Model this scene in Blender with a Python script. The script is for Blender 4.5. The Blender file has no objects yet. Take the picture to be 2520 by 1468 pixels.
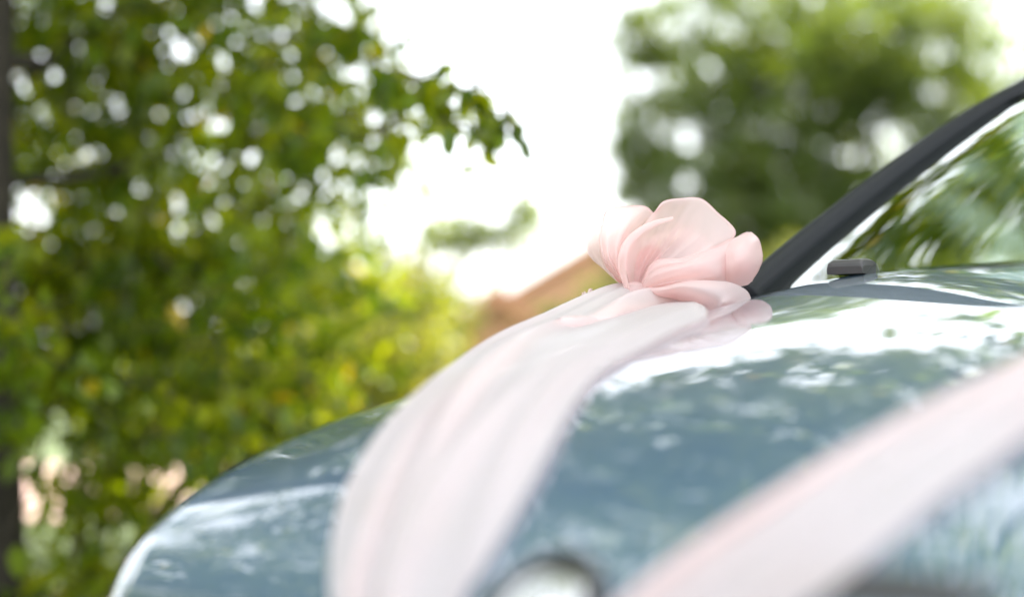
import bpy, math, random
import numpy as np
from mathutils import Vector, Matrix, noise

SC = bpy.context.scene
COL = SC.collection
R = math.radians
SEED_TREE = 12
rng = np.random.default_rng(7)
random.seed(7)

# ------------------------------------------------------------------ camera, light, exposure
K = 0.72 / 2520.0                       # 50 mm on a 36 mm sensor, photo measured on a 2520 px wide copy
CAM_Z = 0.89
PITCH = math.atan(96 * K)
cd = bpy.data.cameras.new('camera')
cam = bpy.data.objects.new('camera', cd); COL.objects.link(cam)
cam.location = (0, 0, CAM_Z); cam.rotation_euler = (math.pi / 2 + PITCH, 0, 0)
cd.lens = 50; cd.sensor_width = 36; cd.clip_start = 0.05; cd.clip_end = 3000
cd.dof.use_dof = True; cd.dof.focus_distance = 2.06; cd.dof.aperture_fstop = 1.05
SC.camera = cam

SUN_EL, SUN_AZ = R(46), R(52)           # azimuth measured from +Y towards +X: ahead and to the right, behind the boughs
sdir = Vector((math.sin(SUN_AZ) * math.cos(SUN_EL), math.cos(SUN_AZ) * math.cos(SUN_EL), math.sin(SUN_EL)))
W = bpy.data.worlds.new('World'); SC.world = W; W.use_nodes = True
nt = W.node_tree; bg = nt.nodes['Background']
sky = nt.nodes.new('ShaderNodeTexSky'); sky.sky_type = 'NISHITA'; sky.sun_disc = False
sky.sun_elevation = SUN_EL; sky.sun_rotation = SUN_AZ
sky.air_density = 1.0; sky.dust_density = 2.0; sky.ozone_density = 1.0
hz_ = nt.nodes.new('ShaderNodeHueSaturation'); hz_.inputs['Saturation'].default_value = 0.5     # milky summer sky
nt.links.new(sky.outputs[0], hz_.inputs['Color']); vl = nt.nodes.new('ShaderNodeMixRGB'); vl.inputs[0].default_value = 0.55; vl.inputs[2].default_value = (6.4, 6.55, 6.6, 1)         # thin bright veil of cloud
nt.links.new(hz_.outputs[0], vl.inputs[1]); nt.links.new(vl.outputs[0], bg.inputs[0]); bg.inputs[1].default_value = 0.15
sl = bpy.data.lights.new('sun', 'SUN'); sl.energy = 5.0; sl.angle = R(0.5); sl.color = (1.0, 0.93, 0.82)
sun = bpy.data.objects.new('sun', sl); COL.objects.link(sun)
sun.rotation_euler = (-sdir).to_track_quat('-Z', 'Y').to_euler(); sun.location = sdir * 60
SC.view_settings.view_transform = 'Standard'; SC.view_settings.look = 'None'
SC.view_settings.exposure = 2.02; SC.view_settings.gamma = 1.0; SC.view_settings.use_curve_mapping = False
SC.render.engine = 'CYCLES'
cy = SC.cycles
cy.use_denoising = True
cy.max_bounces = 8; cy.diffuse_bounces = 4; cy.glossy_bounces = 4; cy.transmission_bounces = 6; cy.transparent_max_bounces = 12
cy.sample_clamp_indirect = 8.0; cy.caustics_reflective = False; cy.caustics_refractive = False

# ------------------------------------------------------------------ helpers
FW = np.array((0, math.cos(PITCH), math.sin(PITCH))); UP = np.array((0, -math.sin(PITCH), math.cos(PITCH)))
CAM = np.array((0, 0, CAM_Z))
def px(u, v, d):
    """point at distance d along the optical axis (to take measurements off the photograph)"""
    return CAM + d * (FW + (u - 1260) * K * np.array((1, 0, 0)) + (734 - v) * K * UP)

def mesh(name, V, F, smooth=True, mat=None, attr=None):
    me = bpy.data.meshes.new(name)
    V = np.asarray(V, float).reshape(-1, 3)
    me.from_pydata(V.tolist(), [], [list(map(int, f)) for f in F])
    if attr is not None:
        a = me.attributes.new('tint', 'FLOAT', 'FACE'); a.data.foreach_set('value', np.asarray(attr, np.float32))
    if smooth and len(me.polygons): me.polygons.foreach_set('use_smooth', [True] * len(me.polygons))
    if mat is not None: me.materials.append(mat)
    me.update(); me.validate()
    return me
def tri_mesh(name, V, T, mat, tint):
    me = bpy.data.meshes.new(name)
    V = np.asarray(V, np.float32); T = np.asarray(T, np.int32)
    me.vertices.add(len(V)); me.vertices.foreach_set('co', V.ravel())
    me.loops.add(T.size); me.loops.foreach_set('vertex_index', T.ravel())
    me.polygons.add(len(T)); me.polygons.foreach_set('loop_start', np.arange(0, T.size, 3, dtype=np.int32))
    a = me.attributes.new('tint', 'FLOAT', 'FACE'); a.data.foreach_set('value', np.asarray(tint, np.float32))
    me.materials.append(mat); me.update(); me.validate()
    return me
def obj(name, me, parent=None, kind=None, label=None):
    o = bpy.data.objects.new(name, me); COL.objects.link(o)
    if parent is not None: o.parent = parent
    if kind: o['kind'] = kind
    if label: o['label'] = label
    return o
def tag(o, label, cat, group=None):
    o['label'] = label; o['category'] = cat
    if group: o['group'] = group
    return o
def thing(name, label, cat, loc=(0, 0, 0), rz=0.0, group=None):
    o = bpy.data.objects.new(name, None); COL.objects.link(o)
    o.location = loc; o.rotation_euler = (0, 0, rz); o.empty_display_size = 0.2
    return tag(o, label, cat, group)

class MB:
    def __init__(s): s.V = []; s.F = []
    def add(s, V, F):
        n = len(s.V); s.V += [tuple(map(float, p)) for p in V]; s.F += [tuple(i + n for i in f) for f in F]; return s
    def box(s, c, d, M=None):
        c = np.array(c); h = np.array(d) / 2
        V = [c + h * np.array(q) for q in ((-1,-1,-1),(1,-1,-1),(1,1,-1),(-1,1,-1),(-1,-1,1),(1,-1,1),(1,1,1),(-1,1,1))]
        if M is not None: V = [tuple(M @ Vector(p)) for p in V]
        return s.add(V, [(3,2,1,0),(4,5,6,7),(0,1,5,4),(1,2,6,5),(2,3,7,6),(3,0,4,7)])
    def grid(s, P, flip=False, closed=False):
        P = np.asarray(P); n, m = P.shape[:2]; F = []
        for i in range(n - 1):
            for j in range(m if closed else m - 1):
                k = (j + 1) % m
                f = (i*m+j, i*m+k, (i+1)*m+k, (i+1)*m+j)
                F.append(f[::-1] if flip else f)
        return s.add(P.reshape(-1, 3), F)
    def tube(s, pts, rad, n=8, cap=True):
        pts = np.asarray(pts, float); rad = np.broadcast_to(np.asarray(rad, float), (len(pts),))
        T = np.gradient(pts, axis=0); rows = []
        ref = np.array((0, 0, 1.0))
        for p, t, r in zip(pts, T, rad):
            t = t / (np.linalg.norm(t) + 1e-9)
            a = np.cross(t, ref)
            if np.linalg.norm(a) < 0.05: a = np.cross(t, (1.0, 0, 0))
            a /= np.linalg.norm(a); b = np.cross(t, a)
            rows.append([p + r * (math.cos(2*math.pi*k/n) * a + math.sin(2*math.pi*k/n) * b) for k in range(n)])
        base = len(s.V); s.grid(rows, closed=True)
        if cap: s.F.append(tuple(range(base, base + n))[::-1]); e = base + n * (len(pts) - 1); s.F.append(tuple(range(e, e + n)))
        return s
    def lathe(s, prof, n=32, M=None):
        rows = []
        for r, h in prof:
            row = [Vector((r * math.cos(2*math.pi*k/n), r * math.sin(2*math.pi*k/n), h)) for k in range(n)]
            rows.append([tuple(M @ p) if M is not None else tuple(p) for p in row])
        return s.grid(rows, closed=True)
    def build(s, name, mat, parent=None, smooth=True, label=None, kind=None):
        return obj(name, mesh(name, s.V, s.F, smooth, mat), parent, kind, label)

def cr(P, n):
    """Catmull-Rom resample of control points (first axis) to n samples"""
    P = np.asarray(P, float); m = len(P); out = []
    E = np.concatenate([[2*P[0]-P[1]], P, [2*P[-1]-P[-2]]])
    for t in np.linspace(0, m - 1 - 1e-9, n):
        i = int(t); f = t - i; a, b, c, d = E[i], E[i+1], E[i+2], E[i+3]
        out.append(0.5 * (2*b + (c-a)*f + (2*a-5*b+4*c-d)*f*f + (3*b-a-3*c+d)*f**3))
    return np.array(out)
def sheet(ctrl, n, m):
    C = np.asarray(ctrl, float)
    A = np.stack([cr(C[i], m) for i in range(len(C))])
    return cr(A, n)
def table(xs, ys):
    xs = np.array(xs, float); ys = np.array(ys, float)
    d = np.gradient(ys, xs)
    def f(x):
        x = np.clip(np.asarray(x, float), xs[0], xs[-1])
        i = np.clip(np.searchsorted(xs, x, side='right') - 1, 0, len(xs) - 2)
        h = xs[i+1] - xs[i]; t = (x - xs[i]) / h
        return (ys[i]*(2*t**3-3*t**2+1) + d[i]*h*(t**3-2*t**2+t) + ys[i+1]*(-2*t**3+3*t**2) + d[i+1]*h*(t**3-t**2))
    return f
def sstep(a, b, x):
    t = np.clip((np.asarray(x, float) - a) / (b - a), 0, 1); return t*t*(3-2*t)

# ------------------------------------------------------------------ materials
def newmat(name):
    m = bpy.data.materials.new(name); m.use_nodes = True
    n = m.node_tree.nodes; b = n['Principled BSDF']
    return m, n, m.node_tree.links, b
def plain(name, col, rough=0.5, metal=0.0, nscale=None, namt=0.15, bump=0.0, spec=0.5):
    m, n, l, b = newmat(name)
    b.inputs['Base Color'].default_value = (*col, 1); b.inputs['Roughness'].default_value = rough
    b.inputs['Metallic'].default_value = metal; b.inputs['Specular IOR Level'].default_value = spec
    if nscale:
        tc = n.new('ShaderNodeTexCoord'); nz = n.new('ShaderNodeTexNoise'); nz.inputs['Scale'].default_value = nscale; nz.inputs['Detail'].default_value = 6
        l.new(tc.outputs['Object'], nz.inputs['Vector'])
        mr = n.new('ShaderNodeMapRange'); mr.inputs['From Min'].default_value = 0.3; mr.inputs['From Max'].default_value = 0.7
        mr.inputs['To Min'].default_value = 1 - namt; mr.inputs['To Max'].default_value = 1 + namt
        l.new(nz.outputs['Fac'], mr.inputs['Value'])
        hs = n.new('ShaderNodeHueSaturation'); hs.inputs['Color'].default_value = (*col, 1); l.new(mr.outputs[0], hs.inputs['Value'])
        l.new(hs.outputs[0], b.inputs['Base Color'])
        if bump:
            bp = n.new('ShaderNodeBump'); bp.inputs['Strength'].default_value = bump; bp.inputs['Distance'].default_value = 0.02
            l.new(nz.outputs['Fac'], bp.inputs['Height']); l.new(bp.outputs[0], b.inputs['Normal'])
    return m

# car paint: blue-green metallic under a clear coat with a breath of dust
paint, n, l, b = newmat('car_paint')
b.inputs['Base Color'].default_value = (0.060, 0.128, 0.172, 1); b.inputs['Metallic'].default_value = 0.25
b.inputs['Roughness'].default_value = 0.42
b.inputs['Coat Weight'].default_value = 1.0; b.inputs['Coat Roughness'].default_value = 0.006; b.inputs['Coat IOR'].default_value = 2.15
tc = n.new('ShaderNodeTexCoord'); nz = n.new('ShaderNodeTexNoise'); nz.inputs['Scale'].default_value = 900; nz.inputs['Detail'].default_value = 2
l.new(tc.outputs['Object'], nz.inputs['Vector'])
mx = n.new('ShaderNodeMixRGB'); mx.inputs[1].default_value = (0.058, 0.110, 0.166, 1); mx.inputs[2].default_value = (0.076, 0.140, 0.206, 1)
l.new(nz.outputs['Fac'], mx.inputs[0]); l.new(mx.outputs[0], b.inputs['Base Color'])
nz2 = n.new('ShaderNodeTexNoise'); nz2.inputs['Scale'].default_value = 5; nz2.inputs['Detail'].default_value = 3; l.new(tc.outputs['Object'], nz2.inputs['Vector'])
bp = n.new('ShaderNodeBump'); bp.inputs['Strength'].default_value = 0.006; bp.inputs['Distance'].default_value = 0.01
l.new(nz2.outputs['Fac'], bp.inputs['Height']); l.new(bp.outputs[0], b.inputs['Coat Normal'])

M_BLACK = plain('black_plastic', (0.018, 0.018, 0.019), 0.42, nscale=400, namt=0.2)
M_TRIM = plain('satin_black_trim', (0.008, 0.010, 0.013), 0.55, spec=0.3)
M_RUBBER = plain('rubber', (0.02, 0.02, 0.02), 0.75, nscale=60)
M_CHROME = plain('chrome', (0.82, 0.83, 0.84), 0.10, 1.0)
M_ALLOY = plain('alloy', (0.55, 0.56, 0.57), 0.3, 1.0)
M_SEAT = plain('seat_fabric', (0.03, 0.03, 0.032), 0.85, nscale=120)
M_DASH = plain('dashboard_plastic', (0.02, 0.02, 0.021), 0.7, nscale=200)
M_RED = plain('red_lens', (0.45, 0.02, 0.02), 0.15)
M_LAMPBOWL = plain('lamp_reflector', (0.75, 0.76, 0.78), 0.18, 1.0)
def schlick(n, l, f0, power=5.0):
    lw = n.new('ShaderNodeLayerWeight'); lw.inputs[0].default_value = 0.5
    pw = n.new('ShaderNodeMath'); pw.operation = 'POWER'; l.new(lw.outputs['Facing'], pw.inputs[0]); pw.inputs[1].default_value = power
    mr = n.new('ShaderNodeMapRange'); l.new(pw.outputs[0], mr.inputs['Value']); mr.inputs['To Min'].default_value = f0; mr.inputs['To Max'].default_value = 1.0
    return mr
def glass(name, tint, f0):
    m, n, l, b = newmat(name); n.remove(b)
    fr = schlick(n, l, f0)
    tr = n.new('ShaderNodeBsdfTransparent'); tr.inputs[0].default_value = (*tint, 1)
    gl = n.new('ShaderNodeBsdfGlossy'); gl.inputs['Roughness'].default_value = 0.0; gl.inputs['Color'].default_value = (0.97, 1.0, 0.98, 1)
    mi = n.new('ShaderNodeMixShader'); l.new(fr.outputs[0], mi.inputs[0]); l.new(tr.outputs[0], mi.inputs[1]); l.new(gl.outputs[0], mi.inputs[2])
    l.new(mi.outputs[0], n['Material Output'].inputs[0]); return m
M_GLASS = glass('windshield_glass', (0.62, 0.72, 0.66), 0.22)
M_WIN = glass('window_glass', (0.55, 0.62, 0.58), 0.09)
M_LENS = glass('lamp_lens', (0.92, 0.94, 0.94), 0.06)

def chiffon(name, dcol, tcol, see=0.18):
    m, n, l, b = newmat(name); n.remove(b)
    di = n.new('ShaderNodeBsdfDiffuse'); di.inputs[0].default_value = (*dcol, 1)
    tl = n.new('ShaderNodeBsdfTranslucent'); tl.inputs[0].default_value = (*tcol, 1)
    sh = n.new('ShaderNodeBsdfSheen'); sh.inputs['Color'].default_value = (1, 0.93, 0.93, 1); sh.inputs['Roughness'].default_value = 0.4
    gl = n.new('ShaderNodeBsdfGlossy'); gl.inputs['Roughness'].default_value = 0.38; gl.inputs['Color'].default_value = (1, 0.95, 0.95, 1)
    tr = n.new('ShaderNodeBsdfTransparent'); tr.inputs[0].default_value = (1, 0.9, 0.9, 1)
    m1 = n.new('ShaderNodeMixShader'); m1.inputs[0].default_value = 0.58; l.new(di.outputs[0], m1.inputs[1]); l.new(tl.outputs[0], m1.inputs[2])
    fr = schlick(n, l, 0.02, 4.0); fr.inputs['To Max'].default_value = 0.25
    m2 = n.new('ShaderNodeMixShader'); l.new(fr.outputs[0], m2.inputs[0]); l.new(m1.outputs[0], m2.inputs[1]); l.new(gl.outputs[0], m2.inputs[2])
    lw = n.new('ShaderNodeLayerWeight'); lw.inputs[0].default_value = 0.5
    # thread weave: denser fabric seen edge-on
    mr = n.new('ShaderNodeMapRange'); mr.inputs['To Min'].default_value = see; mr.inputs['To Max'].default_value = see * 0.15
    l.new(lw.outputs['Facing'], mr.inputs['Value'])
    m3 = n.new('ShaderNodeMixShader'); l.new(mr.outputs[0], m3.inputs[0]); l.new(m2.outputs[0], m3.inputs[1]); l.new(tr.outputs[0], m3.inputs[2])
    tc = n.new('ShaderNodeTexCoord'); nz = n.new('ShaderNodeTexNoise'); nz.inputs['Scale'].default_value = 70; nz.inputs['Detail'].default_value = 4
    l.new(tc.outputs['Object'], nz.inputs['Vector'])
    bp = n.new('ShaderNodeBump'); bp.inputs['Strength'].default_value = 0.12; bp.inputs['Distance'].default_value = 0.004
    l.new(nz.outputs['Fac'], bp.inputs['Height'])
    l.new(bp.outputs[0], di.inputs['Normal']); l.new(bp.outputs[0], gl.inputs['Normal'])
    l.new(m3.outputs[0], n['Material Output'].inputs[0]); return m
M_CHIFFON = chiffon('pink_chiffon', (0.87, 0.755, 0.74), (0.93, 0.69, 0.66), 0.24)
M_DEEP = chiffon('gathered_shade_chiffon', (0.84, 0.50, 0.48), (0.88, 0.46, 0.43), 0.10)  # same cloth as the loops, with the shade between folds put into its colour
M_RIBBON = chiffon('pale_pink_chiffon', (0.89, 0.82, 0.81), (0.94, 0.73, 0.715), 0.12)

def leafmat(name, stops, trans=0.5, gloss=0.025):
    m, n, l, b = newmat(name); n.remove(b)
    at = n.new('ShaderNodeAttribute'); at.attribute_name = 'tint'
    rp = n.new('ShaderNodeValToRGB'); l.new(at.outputs['Fac'], rp.inputs[0])
    e = rp.color_ramp.elements
    while len(e) < len(stops): e.new(0.5)
    for q, (p, c) in zip(e, stops): q.position = p; q.color = (*c, 1)
    di = n.new('ShaderNodeBsdfDiffuse'); l.new(rp.outputs[0], di.inputs[0])
    g = n.new('ShaderNodeMixRGB'); g.blend_type = 'MULTIPLY'; g.inputs[0].default_value = 1; g.inputs[2].default_value = (2.9, 2.5, 0.5, 1); l.new(rp.outputs[0], g.inputs[1])
    tl = n.new('ShaderNodeBsdfTranslucent'); l.new(g.outputs[0], tl.inputs[0])
    m1 = n.new('ShaderNodeMixShader'); m1.inputs[0].default_value = trans; l.new(di.outputs[0], m1.inputs[1]); l.new(tl.outputs[0], m1.inputs[2])
    gl = n.new('ShaderNodeBsdfGlossy'); gl.inputs['Roughness'].default_value = 0.35
    m2 = n.new('ShaderNodeMixShader'); m2.inputs[0].default_value = gloss; l.new(m1.outputs[0], m2.inputs[1]); l.new(gl.outputs[0], m2.inputs[2])
    l.new(m2.outputs[0], n['Material Output'].inputs[0]); return m
M_LEAF = leafmat('broad_leaf', [(0.0, (0.018, 0.046, 0.003)), (0.38, (0.090, 0.150, 0.005)), (0.86, (0.215, 0.250, 0.006)), (0.93, (0.34, 0.30, 0.012)), (1.0, (0.42, 0.30, 0.02))])
M_LEAF2 = leafmat('grey_green_leaf', [(0.0, (0.028, 0.058, 0.012)), (0.6, (0.095, 0.145, 0.030)), (1.0, (0.160, 0.200, 0.045))], 0.45, 0.025)
M_LEAF3 = leafmat('yellow_green_leaf', [(0.0, (0.07, 0.10, 0.022)), (0.6, (0.14, 0.165, 0.045)), (1.0, (0.26, 0.25, 0.09))], 0.4, 0.02)
M_BARK = plain('bark', (0.032, 0.026, 0.019), 0.9, nscale=14, namt=0.4, bump=0.6)
M_TWIG = plain('twig_bark', (0.07, 0.055, 0.035), 0.85, nscale=30, namt=0.3)
M_ASPHALT = plain('asphalt', (0.055, 0.054, 0.053), 0.9, nscale=90, namt=0.35, bump=0.3)
M_GRASS = plain('grass_ground', (0.06, 0.085, 0.025), 0.95, nscale=3, namt=0.4, bump=0.3)
M_PAVE = plain('pink_paving', (0.44, 0.30, 0.25), 0.85, nscale=6, namt=0.15, bump=0.1)
M_KERB = plain('kerb_stone', (0.33, 0.32, 0.30), 0.85, nscale=20, namt=0.15, bump=0.2)
M_TILE = plain('terracotta_roof', (0.55, 0.26, 0.16), 0.8, nscale=4, namt=0.25)
M_WALLP = plain('peach_render', (0.58, 0.31, 0.20), 0.9, nscale=2, namt=0.08)
M_WALLC = plain('cream_render', (0.55, 0.45, 0.35), 0.9, nscale=2, namt=0.08)
M_FRAME = plain('white_frame', (0.75, 0.75, 0.73), 0.5)
M_PANE = plain('dark_pane', (0.03, 0.035, 0.04), 0.05)

# ------------------------------------------------------------------ setting: terrain, road, paving
def ground_z(x, y):
    return -0.13 * np.maximum(0, np.minimum(y, 40) - 10.5) - 0.004
ys = np.concatenate([np.linspace(-40, 10, 14), np.linspace(10.5, 44, 24), [70, 150, 400, 1200, 2400]])
xs = np.array([-2400, -600, -150, -60, -30, -15, -8, -4, 0, 4, 8, 15, 30, 60, 150, 600, 2400.])
G = np.array([[(x, y, ground_z(x, y)) for x in xs] for y in ys])
MB().grid(G, flip=True).build('ground', M_GRASS, kind='structure')
mb = MB(); mb.grid(np.array([[(x, y, 0.0) for x in (-1.9, 6.0)] for y in (-30, -10, 0, 3.6)]), flip=True); mb.build('road', M_ASPHALT, kind='structure')
mb = MB()
for k in range(9):
    mb.box((-1.9 + 0.92 * k + 0.455, 3.68, 0.05), (0.91, 0.14, 0.12))
mb.build('kerb', M_KERB, kind='structure', smooth=False)
mb = MB(); mb.grid(np.array([[(x, y, 0.006) for x in (-7.5, -1.2)] for y in (7.0, 9.9)]), flip=True); mb.build('paved_path', M_PAVE, kind='structure')

# ------------------------------------------------------------------ leaves and trees
L_T = np.array([(0,1,3),(3,1,4),(4,1,2),(0,5,1),(5,6,1),(6,2,1)])
def leaf_verts(c, d, nrm, size, wid, fold):
    """n leaves: base c, direction d, normal nrm"""
    c = np.asarray(c); s = np.cross(d, nrm); s /= np.linalg.norm(s, axis=1)[:, None] + 1e-9
    nn = np.cross(s, d)
    L = size[:, None]; w = (size * wid)[:, None]; f = fold[:, None]
    P = [c, c + d*L*0.5 - nn*L*0.10*f, c + d*L - nn*L*0.22*f,
         c + d*L*0.28 + s*w*0.42 + nn*L*0.06*f, c + d*L*0.66 + s*w*0.40 + nn*L*0.03*f,
         c + d*L*0.28 - s*w*0.42 + nn*L*0.06*f, c + d*L*0.66 - s*w*0.40 + nn*L*0.03*f]
    return np.stack(P, axis=1)
def rand_unit(n):
    v = rng.normal(size=(n, 3)); return v / np.linalg.norm(v, axis=1)[:, None]
def scatter(regions, size, wid=0.62, droop=0.6, twig=0.16, tint_fn=None):
    """regions: (centre, radii, clumps, leaves per clump). Leaves sit along short twigs that droop out of each clump centre."""
    C, D, N, S, T = [], [], [], [], []; tw = []
    for ctr, rad, nc, nl in regions:
        for _ in range(nc):
            u = rand_unit(1)[0] * (rng.random() ** 0.40)
            c = np.array(ctr) + u * np.array(rad)
            ax = rand_unit(1)[0]; ax[2] = ax[2] * 0.5 - 0.25; ax /= np.linalg.norm(ax)
            ln = twig * rng.uniform(1.2, 2.6)
            tw.append((c - ax * ln * 0.5, c + ax * ln * 0.5))
            k = max(2, int(nl * rng.uniform(0.6, 1.4)))
            t = rng.uniform(-0.5, 0.5, k)
            pos = c + ax * (t * ln)[:, None] + rng.normal(size=(k, 3)) * twig * 0.25
            d = rand_unit(k) + ax * 0.6; d[:, 2] -= droop; d /= np.linalg.norm(d, axis=1)[:, None]
            nm = rand_unit(k) * 0.9; nm[:, 2] += 0.8
            C.append(pos); D.append(d); N.append(nm)
            S.append(size * rng.uniform(0.65, 1.25, k))
            base = rng.beta(2.2, 2.2)
            tt = np.clip(base * 0.7 + rng.uniform(0, 0.25, k), 0, 0.9)
            yel = rng.random(k) < 0.018; tt[yel] = rng.uniform(0.92, 1.0, yel.sum())
            T.append(tt)
    C = np.concatenate(C); D = np.concatenate(D); N = np.concatenate(N); S = np.concatenate(S); T = np.concatenate(T)
    V = leaf_verts(C, D, N, S, np.full(len(S), wid) * rng.uniform(0.8, 1.15, len(S)), rng.uniform(0.2, 1.5, len(S)))
    return V, T, tw
def leaves_obj(name, V, T, mat, parent):
    n = len(V); idx = (L_T[None] + (np.arange(n) * 7)[:, None, None]).reshape(-1, 3)
    return obj(name, tri_mesh(name, V.reshape(-1, 3), idx, mat, np.repeat(T, 6)), parent, 'stuff')
def twigs_obj(name, tw, r, parent, mat=None):
    mb = MB()
    for a, b_ in tw: mb.tube([a, (np.array(a) + b_) / 2 + rng.normal(size=3) * 0.01, b_], [r, r * 0.8, r * 0.45], 4, cap=False)
    return mb.build(name, mat or M_TWIG, parent, kind='stuff')
def limb(p, q, r0, r1, parent, name='limb', n=7, wob=0.08):
    P = np.linspace(p, q, n); P[1:-1] += rng.normal(size=(n - 2, 3)) * wob
    MB().tube(cr(P, n * 3), np.linspace(r0, r1, n * 3), 8).build(name, M_BARK, parent)

# --- the near tree on the left
tree = thing('broadleaf_tree', 'large leafy green tree with some yellowing leaves and a dark trunk at far left', 'tree', (-1.72, 4.4, 0))
TB = np.array((-1.72, 4.4, 0))
def toward(p): return np.asarray(p, float) - TB
trunk = [(0, 0, -0.05), (0.02, 0, 0.6), (0.0, 0.02, 1.5), (0.04, 0.0, 2.6), (0.15, -0.05, 3.6), (0.3, -0.1, 4.6)]
MB().tube(cr(trunk, 30), np.linspace(0.19, 0.11, 30) + 0.05 * np.exp(-np.linspace(0, 9, 30)), 14).build('trunk', M_BARK, tree)
for p, q, r0, r1 in [((0.0, 0, 1.35), toward((-0.75, 5.2, 1.75)), .022, .008), ((0.0, 0, 1.7), toward((-0.85, 5.6, 2.35)), .024, .008),
                     ((0.05, 0, 2.7), toward((-1.0, 3.6, 3.4)), .06, .015),
                     ((0.15, 0, 3.4), toward((-0.3, 3.6, 4.9)), .07, .02), ((0.3, -0.1, 4.5), toward((-1.2, 3.6, 6.2)), .09, .02), ((0.0, 0, 2.9), toward((-3.0, 4.2, 3.9)), .06, .015)]:
    limb(p, q, r0, r1, tree)
regs = [((-1.35, 5.0, 1.70), (0.85, 0.50, 0.65), 160, 16), ((-1.45, 5.2, 2.40), (1.0, 0.6, 0.70), 135, 16),
        ((-0.72, 4.7, 1.55), (0.40, 0.5, 0.48), 62, 14), ((-0.75, 4.9, 2.25), (0.40, 0.7, 0.5), 34, 13),
        ((-2.0, 5.5, 1.5), (0.5, 0.3, 0.8), 40, 14), ((-1.45, 3.95, 0.75), (0.16, 0.15, 0.55), 16, 14),
        ((-2.7, 3.9, 2.7), (1.0, 0.8, 0.9), 130, 18), ((-1.9, 3.9, 3.8), (1.7, 1.5, 0.9), 260, 18), ((-1.2, 3.7, 5.0), (1.9, 1.7, 0.9), 280, 18), ((-1.5, 3.6, 6.2), (1.6, 1.5, 0.7), 150, 18)]
rng = np.random.default_rng(SEED_TREE); V, T, tw = scatter(regs, 0.078)
tipc = [(940, 250, 3.95, .10, 8), (975, 330, 3.8, .10, 9), (930, 430, 4.0, .10, 7), (1010, 205, 3.6, .07, 8), (1060, 225, 3.5, .07, 9), (1110, 245, 3.42, .06, 8), (1150, 280, 3.38, .05, 4),
        (1200, 215, 3.34, .045, 4), (1215, 290, 3.32, .05, 5), (1262, 300, 3.28, .03, 2), (1200, 345, 3.34, .045, 4), (1165, 400, 3.38, .035, 3), (1010, 300, 3.65, .06, 3)]
V2, T2, tw2 = scatter([(px(u, v, d), (r_, r_, r_ * .8), max(1, k // 2), 6) for u, v, d, r_, k in tipc], 0.064, droop=1.1, twig=0.07)
T2 = np.minimum(T2, 0.7)
for path, r0, r1 in ((((880, 330, 4.4), (960, 300, 3.9), (1050, 235, 3.5), (1120, 225, 3.42), (1200, 205, 3.34)), .010, .003), (((1120, 225, 3.42), (1190, 270, 3.34), (1240, 275, 3.3), (1268, 310, 3.27)), .004, .0015),
                     (((1190, 270, 3.34), (1205, 340, 3.33), (1170, 385, 3.36)), .003, .0012), (((960, 300, 3.9), (940, 400, 3.95)), .005, .002)):
    MB().tube(cr([toward(px(*q)) for q in path], 20), np.linspace(r0, r1, 20), 6).build('limb', M_TWIG, tree)
V = np.concatenate([V2, V]); T = np.concatenate([T2, T]); tw = tw2 + tw
cen = V.mean(axis=1); dep = cen[:, 1]
uu = 1260 + cen[:, 0] / dep / K; vv = 830 - (cen[:, 2] - CAM_Z) / dep / K
inv = np.where((uu > 20) & (uu < 1300) & (vv > 10) & (vv < 1000))[0]
near = inv[np.argsort(dep[inv])[:298]]
mask = np.ones(len(V), bool); mask[near] = False
leaves_obj('foliage', V[mask] - TB, T[mask], M_LEAF, tree)
protos = {}
for i in near:                                        # the nearest leaves one by one; eight shared leaf meshes
    q = round(float(T[i]) * 7)
    if q not in protos:
        lv = leaf_verts(np.zeros((1, 3)), np.array([[0, 1., 0]]), np.array([[0, 0, 1.]]), np.ones(1), np.array([0.62]), np.array([0.7]))[0]
        protos[q] = mesh('leaf', lv, L_T, False, M_LEAF, [q / 7] * 6)
    v = V[i] - TB; d = Vector(v[2] - v[0]); s = Vector(v[3] - v[5])
    y = d.normalized(); x = (s - y * s.dot(y)).normalized(); z = x.cross(y)
    o = obj('leaf', protos[q], tree)
    o.matrix_local = Matrix.Translation(v[0]) @ Matrix((x, y, z)).transposed().to_4x4() @ Matrix.Scale(d.length, 4)
twigs_obj('twigs', [(a - TB, b_ - TB) for a, b_ in tw], 0.004, tree)

# --- the tree whose boughs roof the car over, its trunk out of frame on the right
rng = np.random.default_rng(21)
ct = thing('shade_tree', 'spreading tree beside the car whose boughs hang over the bonnet, mirrored in the windscreen', 'tree', (4.9, 5.6, 0)); CB = np.array((4.9, 5.6, 0))
MB().tube(cr([(0, 0, -0.05), (0, 0, 1.0), (-.1, 0, 2.2), (-.3, -.1, 3.4), (-.5, -.2, 4.6)], 24), np.linspace(.24, .14, 24), 12).build('trunk', M_BARK, ct)
for q in ((3.0, 4.4, 5.0), (1.0, 4.0, 4.8), (-0.2, 3.4, 5.2), (3.6, 2.5, 5.0), (2.0, 1.8, 5.4), (5.5, 3.2, 5.4)): limb((-.3, -.1, 3.4), np.array(q) - CB, .10, .02, ct, wob=.1)
V, T, tw = scatter([((0.5, 5.0, 3.15), (2.1, 0.7, 0.55), 74, 16), ((-0.1, 6.1, 3.95), (1.5, 0.7, 0.85), 75, 16), ((0.9, 5.0, 2.6), (1.7, 0.6, 0.28), 30, 14), ((1.6, 6.2, 4.0), (1.2, 0.7, 0.8), 70, 16),
                    ((0.5, 5.1, 4.4), (1.9, 1.0, 1.25), 195, 17), ((-0.9, 4.6, 4.3), (1.3, 0.9, 1.1), 115, 17)], 0.135, twig=0.22)
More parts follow.
